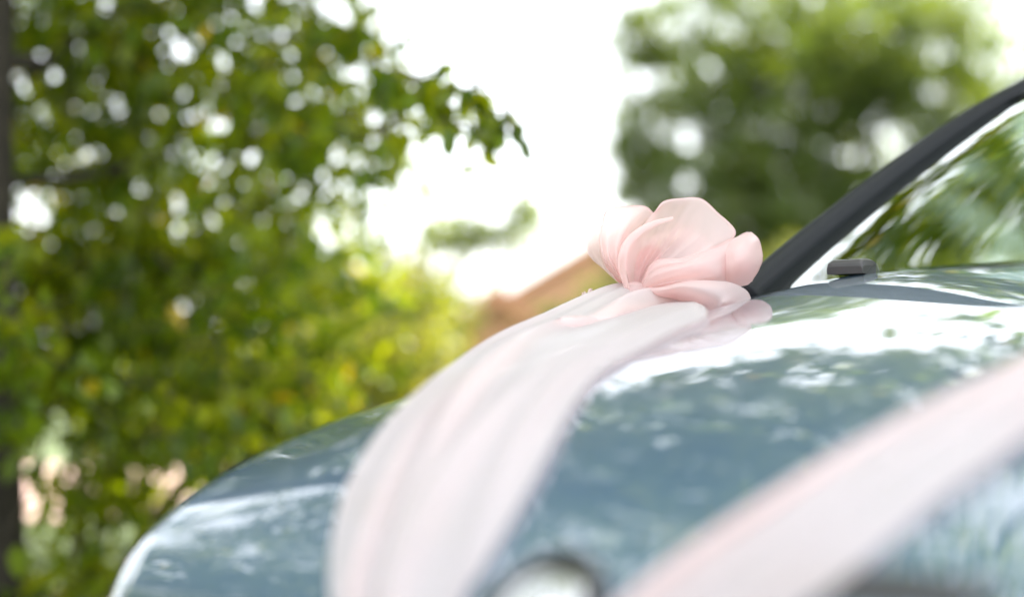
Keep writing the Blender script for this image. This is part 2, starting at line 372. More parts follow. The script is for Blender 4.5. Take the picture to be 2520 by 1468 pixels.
V2, T2, tw2 = scatter([((2.6, 4.9, 4.6), (1.6, 1.2, 1.2), 300, 20), ((3.3, 3.9, 4.9), (1.9, 1.4, 0.8), 640, 20), ((2.4, 1.8, 5.2), (1.9, 1.4, 0.7), 300, 20), ((4.6, 4.6, 5.4), (1.4, 1.6, 0.9), 200, 20)], 0.105)
V = np.concatenate([V, V2]); T = np.concatenate([T, T2]); tw = tw + tw2
leaves_obj('foliage', V - CB, T, M_LEAF, ct); twigs_obj('twigs', [(a - CB, b_ - CB) for a, b_ in tw], 0.004, ct)

# --- a smaller tree to the left of the frame, mirrored in the front of the bonnet
rng = np.random.default_rng(22)
lt = thing('small_tree', 'smaller leafy tree beside the car front, seen as dapples mirrored in the bonnet', 'tree', (-4.6, 3.7, 0)); LB = np.array((-4.6, 3.7, 0))
MB().tube(cr([(0, 0, -0.05), (0.03, 0, 0.9), (0, .05, 2.0), (.1, .1, 3.4)], 18), np.linspace(.10, .05, 18), 10).build('trunk', M_BARK, lt)
for q in ((-3.9, 3.2, 2.2), (-5.4, 3.0, 2.6), (-4.2, 4.6, 3.2), (-4.6, 3.2, 4.2)): limb((0.03, 0, 1.2), np.array(q) - LB, .04, .012, lt)
V, T, tw = scatter([((-4.4, 3.4, 2.0), (1.3, 1.6, 1.2), 230, 18), ((-4.5, 3.7, 3.6), (1.4, 1.6, 1.1), 150, 18), ((-4.0, 2.2, 2.4), (1.0, 1.2, 1.3), 120, 18), ((-5.0, 2.6, 1.1), (1.2, 1.8, 0.9), 130, 18)], 0.115, twig=0.2)
leaves_obj('foliage', V - LB, T, M_LEAF, lt); twigs_obj('twigs', [(a - LB, b_ - LB) for a, b_ in tw], 0.004, lt)

rng = np.random.default_rng(23)
# --- shrubs under it
def shrub(name, label, cat, loc, regions, size, mat, group=None, stems=8):
    o = thing(name, label, cat, loc, 0, group); B = np.array(loc)
    V, T, tw = scatter(regions, size)
    leaves_obj('foliage', V - B, T, mat, o)
    twigs_obj('twigs', [(a - B, b_ - B) for a, b_ in tw], 0.004, o)
    mb = MB()
    for k in range(stems):
        rg = regions[k % len(regions)]; e = np.array(rg[0]) + rand_unit(1)[0] * np.array(rg[1]) * 0.6 - B
        mb.tube(cr([(rng.normal() * .05, rng.normal() * .05, -0.03), e * (0.45, 0.45, 0.5), e], 10), np.linspace(0.02, 0.006, 10), 6)
    mb.build('stem', M_TWIG, o); return o
shrub('leafy_shrub', 'dense dark green shrub low under the left tree, in front of the pink paving', 'shrub', (-1.45, 5.0, 0),
      [((-1.15, 4.9, 0.62), (0.62, 0.6, 0.60), 120, 16), ((-0.75, 4.6, 0.8), (0.38, 0.5, 0.45), 45, 15), ((-1.5, 4.7, 0.10), (0.4, 0.5, 0.15), 14, 14), ((-1.75, 5.0, 0.95), (0.5, 0.5, 0.35), 40, 15), ((-1.1, 5.3, 1.15), (0.8, 0.4, 0.28), 90, 15), ((-1.55, 5.0, 0.95), (0.45, 0.4, 0.35), 45, 15)], 0.075, M_LEAF)
shrub('leafy_shrub', 'green shrub half hidden behind the car bonnet, right of the dense dark shrub', 'shrub', (-0.35, 6.3, 0),
      [((-0.75, 6.4, 0.55), (0.65, 0.6, 0.7), 110, 16), ((-0.42, 6.3, 0.5), (0.4, 0.5, 0.5), 55, 14)], 0.075, M_LEAF3)
gz = float(ground_z(0, 11))
shrub('sunlit_shrub', 'pale yellow-green sunlit shrub between the left tree and the low terracotta roof', 'shrub', (-0.75, 11, gz),
      [((-0.95, 11, 0.95), (0.75, 0.8, 0.72), 120, 16), ((-0.72, 10.8, 0.5), (0.38, 0.6, 0.6), 60, 16)], 0.09, M_LEAF3)
shrub('sunlit_shrub', 'brownish green shrub with an even top behind the yellow-green one', 'shrub', (-0.9, 15.5, float(ground_z(0, 15.5))),
      [((-1.0, 15.5, 1.05), (1.15, 0.6, 0.7), 170, 16), ((-2.2, 15.5, 1.0), (1.0, 0.7, 0.7), 90, 16)], 0.10, M_LEAF3)
rng = np.random.default_rng(24)
# --- sprig tree: thin sapling against the bright sky
sap = thing('sapling', 'thin sapling with sparse leaves against the white sky left of the bow', 'tree', (-0.55, 8.6, 0)); SB = np.array((-0.55, 8.6, 0))
limb((0, 0, -0.03), (0.05, 0, 1.6), .022, .010, sap, 'trunk', wob=0.02)
limb((0.05, 0, 1.45), (0.72, 0, 1.62), .010, .004, sap, wob=0.02); limb((0.03, 0, 1.2), (-0.3, 0.1, 2.0), .010, .004, sap, wob=0.02)
V, T, tw = scatter([((-0.35, 8.6, 1.52), (0.35, 0.2, 0.10), 22, 12), ((0.10, 8.6, 1.64), (0.13, 0.15, 0.16), 12, 12), ((-0.10, 8.6, 1.50), (0.25, 0.15, 0.07), 14, 10), ((-0.5, 8.6, 1.85), (0.35, 0.3, 0.25), 8, 8)], 0.07)
leaves_obj('foliage', V - SB, T, M_LEAF2, sap); twigs_obj('twigs', [(a - SB, b_ - SB) for a, b_ in tw], 0.004, sap)

rng = np.random.default_rng(25)
# --- the tree on the right, further off
rt = thing('drooping_tree', 'big rounded tree with drooping grey-green foliage behind the bow and windscreen', 'tree', (3.2, 15.2, float(ground_z(3, 15.2))))
RB = np.array((3.2, 15.2, float(ground_z(3, 15.2))))
limb((0, 0, -0.05), (0.05, 0, 2.2), .22, .16, rt, 'trunk', wob=0.02)
for q in ((-1.2, -0.3, 4.2), (1.0, 0.2, 4.6), (0.1, 0.3, 5.6), (-0.6, 0.5, 3.2), (1.2, -0.5, 3.2)): limb((0.05, 0, 2.1), q, .11, .03, rt, wob=0.12)
V, T, tw = scatter([((2.35, 15.2, 2.7), (1.35, 1.2, 1.6), 300, 24), ((1.30, 15.2, 2.95), (.36, .5, .5), 36, 20), ((1.45, 15.2, 4.2), (.35, .5, .4), 26, 20), ((2.65, 15.2, 3.95), (1.65, 1.2, 1.05), 290, 24), ((4.6, 15.4, 3.1), (1.45, 1.3, 1.7), 320, 26), ((3.0, 15.2, 1.55), (2.0, 1.2, 1.4), 440, 26), ((4.0, 15.3, 4.0), (1.2, 1.2, 0.9), 160, 24)], 0.11, wid=0.45, droop=1.3, twig=0.22)
leaves_obj('foliage', V - RB, T, M_LEAF2, rt); twigs_obj('twigs', [(a - RB, b_ - RB) for a, b_ in tw], 0.006, rt)
shrub('yellowish_shrub', 'yellowish green shrub at the foot of the drooping tree, behind the windscreen pillar', 'shrub', (3.0, 12.6, float(ground_z(3, 12.6))),
      [((2.6, 12.6, 0.85), (0.9, 0.7, 0.9), 150, 18), ((4.0, 12.6, 0.8), (1.0, 0.7, 0.9), 150, 18)], 0.085, M_LEAF3)
# --- houses down the slope
def house(name, label, c, w, dpt, eave, ridge, wallm, rz=0.0, win=(), cat='house', ov=0.28):
    z0 = float(ground_z(c[0], c[1])) - 0.1
    h = thing(name, label, cat, (c[0], c[1], z0), rz)
    E, Rg = eave - z0, ridge - z0; hw, hd = w / 2, dpt / 2
    V = [(-hw,-hd,0),(hw,-hd,0),(hw,-hd,E),(0,-hd,Rg),(-hw,-hd,E),(-hw,hd,0),(hw,hd,0),(hw,hd,E),(0,hd,Rg),(-hw,hd,E)]
    MB().add(V, [(0,1,2,3,4),(9,8,7,6,5),(1,6,7,2),(5,0,4,9)]).build('wall', wallm, h, False)
    sl_ = (Rg - E) / hw
    rf = MB()
    for s in (-1, 1):
        P = [(0, Rg + 0.05), (s * (hw + ov), E - ov * sl_ + 0.05), (s * (hw + ov), E - ov * sl_ + 0.19), (0, Rg + 0.21)]
        Vv = [(x, y, z) for y in (-hd - ov, hd + ov) for x, z in P]
        Fc = [(0,1,2,3),(7,6,5,4),(0,4,5,1),(1,5,6,2),(2,6,7,3)]
        rf.add(Vv, Fc if s > 0 else [f[::-1] for f in Fc])
    ro = rf.build('roof', M_TILE, h, False)
    if cat == 'house': MB().box((hw * 0.45, hd * 0.3, Rg - 0.1), (0.5, 0.5, 1.1)).build('chimney', M_WALLC, ro, False)
    for x, z, ww, hh in win:
        f = MB().box((x, -hd - 0.03, z - z0), (ww + 0.14, 0.08, hh + 0.14)).build('window', M_FRAME, h, False)
        MB().box((x, -hd - 0.075, z - z0), (ww, 0.02, hh)).build('pane', M_PANE, f, False)
        MB().box((x, -hd - 0.09, z - z0), (0.05, 0.02, hh)).build('mullion', M_FRAME, f, False)
    return h
p = px(1590, 0, 26)
house('gabled_house', 'peach rendered house whose tiled gable rises behind the pink bow', (p[0], 29), 5.4, 6, 1.45, 3.05, M_WALLP, 0.0, [(-1.2, 0.3, 0.9, 1.1), (1.2, 0.3, 0.9, 1.1)])
p = px(1228, 0, 12.9)
house('garden_shed', 'low peach shed with a terracotta roof seen over the ribbon, left of the gabled house', (p[0], 13.4), 1.3, 1.6, 0.62, 1.16, M_WALLP, 0.0, [], 'shed', .12)
shrub('leafy_shrub', 'small dark green shrub in front of the peach gable, just left of the bow', 'shrub', (1.02, 17.5, float(ground_z(0, 17.5))),
      [((0.98, 17.5, 1.35), (0.20, 0.25, 0.42), 26, 14), ((0.45, 17.2, 1.0), (0.30, 0.25, 0.35), 30, 14), ((0.75, 17.5, 0.6), (0.45, 0.3, 0.5), 40, 14)], 0.09, M_LEAF2)
# far belt of woods that closes the horizon
V, T, tw = scatter([((x, 70 + rng.uniform(-5, 5), -2.2), (6, 3, 2.6), 40, 22) for x in range(-70, 75, 6)], 0.5, twig=0.8)
leaves_obj('far_woods', V, T, M_LEAF2, None)

# ------------------------------------------------------------------ the car
NB = np.array((0.0257, 1.053)); ANG = -R(47.84)
LEFT = np.array((math.cos(ANG), math.sin(ANG))); REAR = np.array((-math.sin(ANG), math.cos(ANG)))
def to_car(P):
    P = np.asarray(P, float); r = P[..., :2] - NB
    return np.stack([r @ LEFT, r @ REAR, P[..., 2]], axis=-1)
def to_world(Q):
    Q = np.asarray(Q, float)
    xy = NB + Q[..., 0:1] * LEFT + Q[..., 1:2] * REAR
    return np.concatenate([xy, Q[..., 2:3]], axis=-1)
car = thing('car', 'blue-green metallic car with wide pink ribbons laid over its bonnet', 'car', (NB[0], NB[1], 0), ANG)
zc = table([-.08, -.03, 0, .05, .1, .2, .35, .5, .7, .9, 1.15], [.560, .640, .685, .735, .770, .818, .865, .900, .940, .977, 1.012])
ze = table([-.08, -.03, 0, .05, .116, .28, .49, .8, 1.107, 1.25], [.520, .617, .662, .698, .724, .776, .822, .887, .945, .965])
be = table([-.08, -.03, .05, .116, .28, .5, .8, 1.1, 1.25], [.600, .633, .665, .695, .722, .737, .745, .750, .752])
def hz(a, b):
    a = np.asarray(a, float); b = np.abs(np.asarray(b, float)); q = np.clip(b / be(a), 0, 1)
    bulge = 0.012 * sstep(0.0, 0.25, a)
    return zc(a) - bulge - (zc(a) - bulge - ze(a)) * q ** 2.4 + bulge * (1 - sstep(0.42, 0.60, b))
def af(b): return -0.03 + 0.0 * np.abs(b)          # front edge of the bonnet
def ar(b): return 1.00 + 0.10 * (np.abs(b) / 0.72) ** 2                # rear edge of the bonnet
bs = np.concatenate([np.linspace(-1, -.9, 6)[:-1], np.linspace(-.9, .9, 49), np.linspace(.9, 1, 6)[1:]])
ts = np.concatenate([np.linspace(0, .12, 10)[:-1], np.linspace(.12, 1, 44)])
P = np.zeros((len(ts), len(bs), 3))
for j, q in enumerate(bs):
    bb0 = q * 0.70
    for i, t in enumerate(ts):
        a = af(bb0) + (ar(bb0) - af(bb0)) * t
        b_ = q * (be(a) - 0.022)
        P[i, j] = (b_, a, hz(a, b_))
mb = MB()
# turned-down rim of the sheet metal all round
rim = P.copy()
front = P[0] + np.array((0, 0.012, -0.016)); front2 = P[0] + np.array((0, 0.03, -0.018))
rear = P[-1] + np.array((0, 0.004, -0.014)); rear2 = P[-1] + np.array((0, -0.02, -0.016))
P = np.concatenate([[front2], [front], P, [rear], [rear2]])
lf = P[:, :1] + np.array((-0.003, 0, -0.016)); rg_ = P[:, -1:] + np.array((0.003, 0, -0.016))
P = np.concatenate([lf, P, rg_], axis=1)
mb.grid(P); hood = mb.build('bonnet', paint, car)
# washer nozzle near the rear edge of the bonnet
nzp = to_car(px(2100, 682, 2.04)); za = float(hz(nzp[1], nzp[0])); nb_, na_ = nzp[0], nzp[1]
nozzle = MB()
prof = cr([(-.026, .0), (-.028, .013), (-.021, .020), (.0, .0215), (.018, .018), (.026, .009), (.027, 0)], 16)
rows = [[(nb_ + s * sx, na_ + y * 0.8, za + z * sz + 0.001) for y, z in prof] for s, sx, sz in ((-1, .030, .55), (-1, .0285, .9), (-1, .024, 1), (1, .024, 1), (1, .0285, .9), (1, .030, .55))]
nozzle.grid(rows); nozzle.F += [tuple(range(16)), tuple(range(80, 96))[::-1]]
M_NOZ = plain('grey_black_plastic', (0.045, 0.042, 0.043), 0.35)
nz_o = nozzle.build('washer_nozzle', M_NOZ, hood, False)
for dx in (-.012, .012): MB().box((nb_ + dx, na_ - .002, za + .0222), (.006, .010, .0012)).build('jet', M_BLACK, nz_o, False)
# fenders
arch = lambda a, c: np.where(np.abs(a - c) < 0.335, 0.30 + np.sqrt(np.maximum(0, 0.335 ** 2 - (a - c) ** 2)), 0.0)
WF, WR = 0.52, 3.02
def side_pts(a, s, zt, bt, bw=0.085):
    lo = max(0.22, 0.46 if a < 0.14 else 0.0, float(arch(a, WF)), float(arch(a, WR)))
    prof = [(bt, zt), (bt + .022, zt - .010), (bt + .045, zt - .034), (bt + .064, zt - .075), (bt + bw - .006, zt - .14), (bt + bw, zt - .22)]
    prof = [(x, z) for x, z in prof if z > lo + 0.02]
    for z in np.linspace(min(prof[-1][1] - .04, .60), lo, 5):
        if z < prof[-1][1]: prof.append((bt + bw - 0.10 * max(0, 0.45 - z), z))
    pr = cr(np.array(prof), 22)
    return [(s * x, a, z) for x, z in pr]
for s in (1, -1):
    A = np.concatenate([np.linspace(-.06, .1, 14), np.linspace(.12, 1.13, 60)])
    Pf = []
    for a in A:
        row = side_pts(a, s, float(ze(a)), float(be(a)) - .016)
        Pf.append([(s * (float(be(a)) - .022), a, float(hz(a, be(a) - .022)) - .02)] + [(s * (float(be(a)) - .018), a, float(hz(a, be(a) - .018)) - .001)] + row)
    MB().grid(Pf, flip=(s < 0)).build('fender', paint, car)
# side doors and rear quarter
zb = table([1.1, 1.6, 2.2, 3.0, 3.7], [.945, .955, .965, .975, .97]); bw_ = table([1.1, 1.6, 2.2, 3.0, 3.4, 3.75], [.742, .76, .765, .75, .71, .60])
for s in (1, -1):
    for nm, a0, a1 in (('front_door', 1.136, 2.12), ('rear_door', 2.126, 2.92), ('rear_quarter', 2.926, 3.70)):
        A = np.linspace(a0, a1, 40)
        Pf = [[(s * (float(bw_(a)) - .05), a, float(zb(a)) - .004)] + side_pts(a, s, float(zb(a)), float(bw_(a))) for a in A]
        dr = MB().grid(Pf, flip=(s < 0)).build(nm, paint, car)
        if 'door' in nm:
            MB().tube([(s * (.848), a1 - .24, .79), (s * .872, a1 - .2, .795), (s * .872, a1 - .1, .797), (s * .848, a1 - .06, .797)], .012, 8).build('handle', paint, dr)
# greenhouse
def pil(a):   # outer edge of the greenhouse: lateral position and height along a
    return None
PF = np.array([to_car(px(u, v, d)) for u, v, d in ((1835, 735, 2.255), (1872, 704, 2.28), (2018, 580, 2.36), (2227, 415, 2.46), (2400, 293, 2.54), (2515, 226, 2.60), (2640, 150, 2.66))])
PC = cr(PF, 40)
for s in (1, -1):
    rows = []
    T_ = np.gradient(PC, axis=0)
    for kk, (p, t) in enumerate(zip(PC, T_)):
        sc_ = 0.88 - 0.30 * kk / 39
        t = t / np.linalg.norm(t); w = np.cross(t, (0, 1.0, 0.0)); 
        n_ = np.cross((1.0, 0.0, 0), t); n_ /= np.linalg.norm(n_)      # outwards of the windscreen plane, forward-up
        if n_[1] > 0: n_ = -n_
        sec = [(-.028, -.034), (-.034, -.012), (-.032, .012), (-.024, .026), (-.008, .031), (.010, .028), (.024, .016), (.028, -.004), (.026, -.022), (.008, -.034)]
        rows.append([p + np.array((x, 0, 0)) * sc_ + n_ * h * sc_ for x, h in cr(np.array(sec + sec[:1]), 31)[:-1]])
    rows = np.array(rows); rows[..., 0] *= -s if s > 0 else 1
    pm = MB().grid(rows, closed=True, flip=(s > 0)); pm.F += [tuple(range(30))[::-1]]
    pm.build('windscreen_pillar', M_TRIM, car)
def ws_edge(s, t):
    i = t * (len(PC) - 8); k = int(i); f = i - k
    q = PC[k] * (1 - f) + PC[min(k + 1, len(PC) - 1)] * f
    return np.array((q[0] * s, q[1], q[2]))
rows = []; rows_b = []
for t in np.linspace(0.0, 1, 30):
    L_, R_ = ws_edge(-1, t), ws_edge(1, t)
    row = []
    for q in np.linspace(-1, 1, 41):
        p = (L_ + R_) / 2 + (R_ - L_) / 2 * q * -1 * -1
        bow_ = (1 - q * q)
        p = p + bow_ * np.array((0, -0.155, 0.030)) + np.array((0, 0.004, -0.004))
        row.append(p)
    rows.append(row)
rows = np.array(rows)
MB().grid(rows).build('windscreen', M_GLASS, car)
# dark printed band round the edge of the glass
band = rows + np.array((0, -0.003, 0.003))
mbd = MB(); mbd.grid(band[:2]); mbd.grid(band[-3:]); 
mbd.build('windscreen_border', M_TRIM, car)
# scuttle panel below the glass
sc_rows = np.array([[(q * .70, ar(q * .70) + y, float(hz(ar(q * .70), min(abs(q * .70), be(1.1)))) - z) for q in np.linspace(-1, 1, 31)] for y, z in ((-.015, .022), (.02, .026), (.07, .022), (.14, .010))])
MB().grid(sc_rows).build('scuttle_panel', M_BLACK, car)
for w0 in (-.50, .10):
    q = [(w0 + k * .09, 1.055 + .010 * k - .012 * (k / 6) ** 2, .968 + .0045 * k) for k in range(7)]
    wi = MB().tube(q, .006, 6).build('wiper', M_BLACK, car)
    MB().tube([(x, y + .005, z - .007) for x, y, z in q], .003, 5).build('wiper_blade', M_RUBBER, wi)
# roof
rr = []
for a in np.linspace(1.72, 3.25, 30):
    t = (a - 1.72) / 1.53
    ed = 1.338 + 0.085 * math.sin(math.pi * min(1, t * 1.1)) - .01 * t * t; hw = .535 - .01 * t
    rr.append([(hw * q, a - .15 * (1 - q * q) * (1 - t) , ed + .045 * (1 - q ** 4)) for q in np.linspace(-1, 1, 25)])
MB().grid(rr).build('roof', paint, car)
# side glass, pillars, rear screen, tailgate
for s in (1, -1):
    lo = lambda a: np.array((s * (float(bw_(a)) - .03), a, float(zb(a))))
    up = lambda a: np.array((s * (.53 - .01 * (a - 1.72) / 1.53), a, 1.335 + .085 * math.sin(math.pi * min(1, max(0, (a - 1.72) / 1.53) * 1.1))))
    def pane(nm, a0, a1, u0, u1, mat, off=0.0):
        P4 = [[lo(a0 + (a1 - a0) * t) * (1 - h) + up(u0 + (u1 - u0) * t) * h + np.array((s * (.02 * math.sin(math.pi * h) - off), 0, 0)) for h in np.linspace(0, 1, 8)] for t in np.linspace(0, 1, 10)]
        return MB().grid(P4, flip=(s < 0)).build(nm, mat, car)
    pane('side_window', 1.30, 2.10, 1.80, 2.10, M_WIN, .004); pane('door_pillar', 2.09, 2.19, 2.09, 2.19, M_TRIM)
    pane('side_window', 2.18, 2.90, 2.18, 2.82, M_WIN, .004); pane('rear_pillar', 2.89, 3.62, 2.81, 3.25, paint)
    pane('corner_window', 1.12, 1.30, 1.72, 1.80, M_TRIM, .004)
    # mirror
    Mm = Matrix.Translation((s * .93, 1.24, .985)) @ Matrix.Diagonal((.11, .07, .075, 1))
    mr_ = MB(); mr_.lathe([(math.sin(t), -math.cos(t)) for t in np.linspace(.02, math.pi - .02, 14)], 18, Mm); mr_.tube([(s * .80, 1.27, .945), (s * .90, 1.25, .97)], .02, 8)
    mi_ = mr_.build('door_mirror', paint, car)
    MB().box((s * .93, 1.306, .985), (.16, .012, .10)).build('mirror_glass', M_CHROME, mi_, False)
MB().grid([[(q * (.555 + .06 * h), 3.25 + .37 * h, 1.37 - .40 * h + .03 * (1 - q * q)) for q in np.linspace(-1, 1, 13)] for h in np.linspace(0, 1, 6)]).build('rear_window', M_WIN, car)
MB().grid([[(q * .66, 3.62 + .13 * math.sin(math.pi * .6 * h) - .02 * q ** 4, .97 - .5 * h) for q in np.linspace(-1, 1, 13)] for h in np.linspace(0, 1, 8)]).build('tailgate', paint, car)
MB().grid([[(.80 * math.sin(t), 3.35 + .45 * abs(math.cos(t)) ** .5 - o_, z) for t in np.linspace(-math.pi / 2, math.pi / 2, 31)] for z, o_ in ((.60, .06), (.52, 0), (.35, 0), (.22, .06))]).build('rear_bumper', paint, car)
for s in (1, -1): MB().box((s * .70, 3.68, .80), (.14, .10, .22)).build('tail_light', M_RED, car, False)
# front bumper, grille, badge, lamps
MB().grid([[(.80 * math.sin(t), .34 - .42 * abs(math.cos(t)) ** .62 + o_, z) for t in np.linspace(-math.pi / 2, math.pi / 2, 61)] for z, o_ in ((.20, .07), (.26, .02), (.36, 0), (.47, 0), (.535, .012), (.56, .05))], flip=True).build('front_bumper', paint, car)
MB().box((0, .10, .54), (.86, .02, .16)).build('radiator_panel', M_TRIM, car, False)
gr = MB()
for sgn in (1,):
    th = np.linspace(0, 2 * math.pi, 64, endpoint=False)
    path = [((.36 * np.sign(math.cos(t)) * abs(math.cos(t)) ** .5), -.072 - .0 * math.sin(t), .525 + .062 * np.sign(math.sin(t)) * abs(math.sin(t)) ** .7) for t in th]
    gr.tube(path + [path[0]], .010, 8, cap=False)
grille = gr.build('grille', M_BLACK, car)
for k in range(5): MB().box((0, -.06, .48 + .022 * k), (.70, .03, .009)).build('grille_slat', M_BLACK, grille, False)
MB9 = Matrix.Translation((0.0, -.004, .684)) @ Matrix.Rotation(R(46), 4, 'X')
badge = MB().lathe([(.0005, .012), (.03, .0115), (.043, .009), (.044, .004)], 40, MB9).build('badge', plain('badge_steel', (0.55, 0.56, 0.57), 0.10, 1.0), car)
MB().lathe([(.043, .000), (.0435, .014), (.049, .017), (.055, .012), (.056, -.02)], 40, MB9).build('badge_ring', M_BLACK, badge)
MB().lathe([(.026, .012), (.028, .0155), (.032, .0155), (.034, .011)], 40, MB9).build('badge_emblem', M_ALLOY, badge)
for s in (1, -1):
    lens = []; bowl = []
    for q in np.linspace(0, 1, 22):
        b_ = .40 + .30 * q
        a_ = -.035 + .30 * max(0, (q - .35) / .65) ** 2.2
        top = float(hz(a_, min(b_, be(a_)))) - .012 if b_ < be(a_) else float(ze(a_)) - .03
        top = min(top, .64)
        lens.append([(s * b_, a_ + .02 * (1 - h) - .02 * math.sin(math.pi * h), .545 + (top - .545) * h) for h in np.linspace(0, 1, 9)])
        bowl.append([(s * b_, a_ + .07, .545 + (top - .545) * h) for h in np.linspace(0, 1, 9)])
    hl = MB().grid(bowl, flip=(s > 0)).build('headlight', M_LAMPBOWL, car)
    MB().grid(lens, flip=(s > 0)).build('lens', M_LENS, hl)
    MB().lathe([(.001, .03), (.03, .025), (.05, -.015), (.053, -.02)], 24, Matrix.Translation((s * .50, .03, .59)) @ Matrix.Rotation(R(90), 4, 'X')).build('lamp', M_CHROME, hl)
for s in (1, -1):            # added black strip on the nose each side, standing for the dark bonnet-edge gap
    rows = []
    for t in np.linspace(0, 1, 7):
        row = []
        for q in np.linspace(0, 1, 24):
            b_ = .14 + .19 * q; w = (1 - abs(2 * q - 1) ** 4) * .5 + .5
            a_ = .036 + .022 * q + (t - .5) * .026 * w
            row.append((s * b_, a_, float(hz(a_, b_)) + .0015 + .004 * math.sin(math.pi * t)))
        rows.append(row)
    MB().grid(rows, flip=(s < 0)).build('nose_gap_strip', M_BLACK, car)
# wheels
for s in (1, -1):
    for a in (WF, WR):
        w = bpy.data.objects.new('wheel', None); COL.objects.link(w); w.parent = car; w.location = (s * .755, a, .30)
        Mw = Matrix.Rotation(R(90) * s, 4, 'Y')
        MB().lathe([(.20, -.08), (.27, -.085), (.295, -.07), (.300, 0), (.295, .07), (.27, .085), (.20, .08)], 40, Mw).build('tyre', M_RUBBER, w)
        rm = MB(); rm.lathe([(.205, -.08), (.20, .02), (.195, .075), (.205, .08)], 40, Mw); rm.lathe([(.001, .06), (.05, .06), (.055, .03)], 20, Mw)
        for k in range(7):
            t = 2 * math.pi * k / 7
            rm.tube([tuple(Mw @ Vector((.04 * math.cos(t), .04 * math.sin(t), .05))), tuple(Mw @ Vector((.20 * math.cos(t), .20 * math.sin(t), .06)))], [.02, .016], 6)
        rm.build('rim', M_ALLOY, w)
# underbody and cabin
MB().box((0, 1.85, .27), (1.40, 3.5, .10)).build('underbody', M_BLACK, car, False)
MB().box((0, .62, .52), (1.0, .85, .36)).build('engine_bay', M_BLACK, car, False)
dash = [[(q * .68, 1.14 + y - .10 * (1 - q * q), z) for q in np.linspace(-1, 1, 21)] for y, z in ((.0, .935), (.12, .955), (.30, .965), (.40, .945), (.44, .88), (.44, .60))]
MB().grid(dash).build('dashboard', M_DASH, car)
st = MB().lathe([(.175 + .014 * math.cos(t), .014 * math.sin(t)) for t in np.linspace(0, 2 * math.pi, 12)], 32, Matrix.Translation((.34, 1.68, .93)) @ Matrix.Rotation(R(65), 4, 'X'))
st.box((.34, 1.68, .93), (.32, .03, .04)); st.build('steering_wheel', M_BLACK, car)
for s in (1, -1):
    se = MB().box((s * .35, 2.15, .58), (.48, .52, .16)).box((s * .35, 2.42, .86), (.46, .13, .60), ).box((s * .35, 2.46, 1.24), (.26, .09, .17))
    so = se.build('front_seat', M_SEAT, car, False); bv = so.modifiers.new('bevel', 'BEVEL'); bv.width = .04; bv.segments = 3
rs = MB().box((0, 2.95, .58), (1.2, .5, .18)).box((0, 3.2, .88), (1.2, .14, .55)).build('rear_seat', M_SEAT, car, False)
bv = rs.modifiers.new('bevel', 'BEVEL'); bv.width = .04; bv.segments = 3
mm = MB().box((0, 1.66, 1.30), (.22, .03, .06)).tube([(0, 1.66, 1.32), (0, 1.64, 1.37)], .008, 6).build('inner_mirror', M_BLACK, car, False)

# ------------------------------------------------------------------ ribbons and bow
def wrinkle(P, amp, su, sv, seed):
    P = np.asarray(P); du = np.gradient(P, axis=0); dv = np.gradient(P, axis=1)
    N = np.cross(du, dv); N /= np.linalg.norm(N, axis=2)[..., None] + 1e-9
    n, m = P.shape[:2]; H = np.zeros((n, m))
    for i in range(n):
        for j in range(m): H[i, j] = noise.noise(Vector((i / n * su + seed * 7.3, j / m * sv + seed, seed * 1.7)))
    return P + N * (H * amp)[..., None]
def ribbon(edges, nl, nw, pleats, amp, seed, mid_lift=0.012, lay=(0.0, 0.55)):
    rows = []
    for (u0, v0, d0), (u1, v1, d1) in edges:
        A = px(u0, v0, d0); B = px(u1, v1, d1)
        rows.append([A, A * .67 + B * .33, A * .33 + B * .67, B])
    P = sheet(rows, nl, nw)
    # let the cloth lie on the bonnet: no point of it may be deeper than the metal
    D = (P - CAM) @ FW; ray = (P - CAM) / D[..., None]
    hit = np.full(D.shape, 9.0)
    for dd in np.linspace(2.5, 0.75, 900):
        Q = to_car(CAM + ray * dd); a, b_ = Q[..., 1], np.abs(Q[..., 0])
        on = (a > -0.05) & (a < 1.08) & (b_ < be(a) + .02)
        ins = on & (Q[..., 2] < hz(a, np.minimum(b_, be(a))) + 0.005)
        hit = np.where(ins, dd, hit)
    tt_ = np.linspace(0, 1, nw)[None, :]; w_ = sstep(lay[0], lay[1], tt_)
    D2 = np.minimum(D, hit)
    D2 = D2 * (1 - w_) + np.where(hit < 9, hit, D2) * w_
    for _ in range(12):
        E = np.pad(D2, 2, mode='edge')
        D3 = sum(E[2 + i:E.shape[0] - 2 + i, 2 + j:E.shape[1] - 2 + j] for i in (-2, -1, 0, 1, 2) for j in (-2, -1, 0, 1, 2)) / 25
        D2 = np.minimum(D3, hit - 0.0005)
    P = CAM + ray * D2[..., None]
    du = np.gradient(P, axis=0); dv = np.gradient(P, axis=1); N = np.cross(du, dv); N /= np.linalg.norm(N, axis=2)[..., None]
    N *= np.sign(N[..., 2:3].mean())
    t = np.linspace(0, 1, nw)[None, :]; s_ = np.linspace(0, 1, nl)[:, None]
    H = np.zeros((nl, nw))
    r = np.random.default_rng(seed)
    for c, w, h in pleats:
        cc = c + 0.05 * np.sin(s_ * 5 + r.uniform(0, 6)) + 0.03 * np.sin(s_ * 11 + r.uniform(0, 6))
        H += sstep(0.04, 0.22, s_) * h * np.exp(-((t - cc) / w) ** 2) * (0.65 + 0.35 * np.sin(s_ * 7 + r.uniform(0, 6)))
    P = P + N * ((H * amp + mid_lift * np.sin(np.pi * t)) * np.clip((1 - t) * 9, 0.12, 1))[..., None]
    return wrinkle(P + N * 0.002, amp * 0.12, 4, 9, seed)
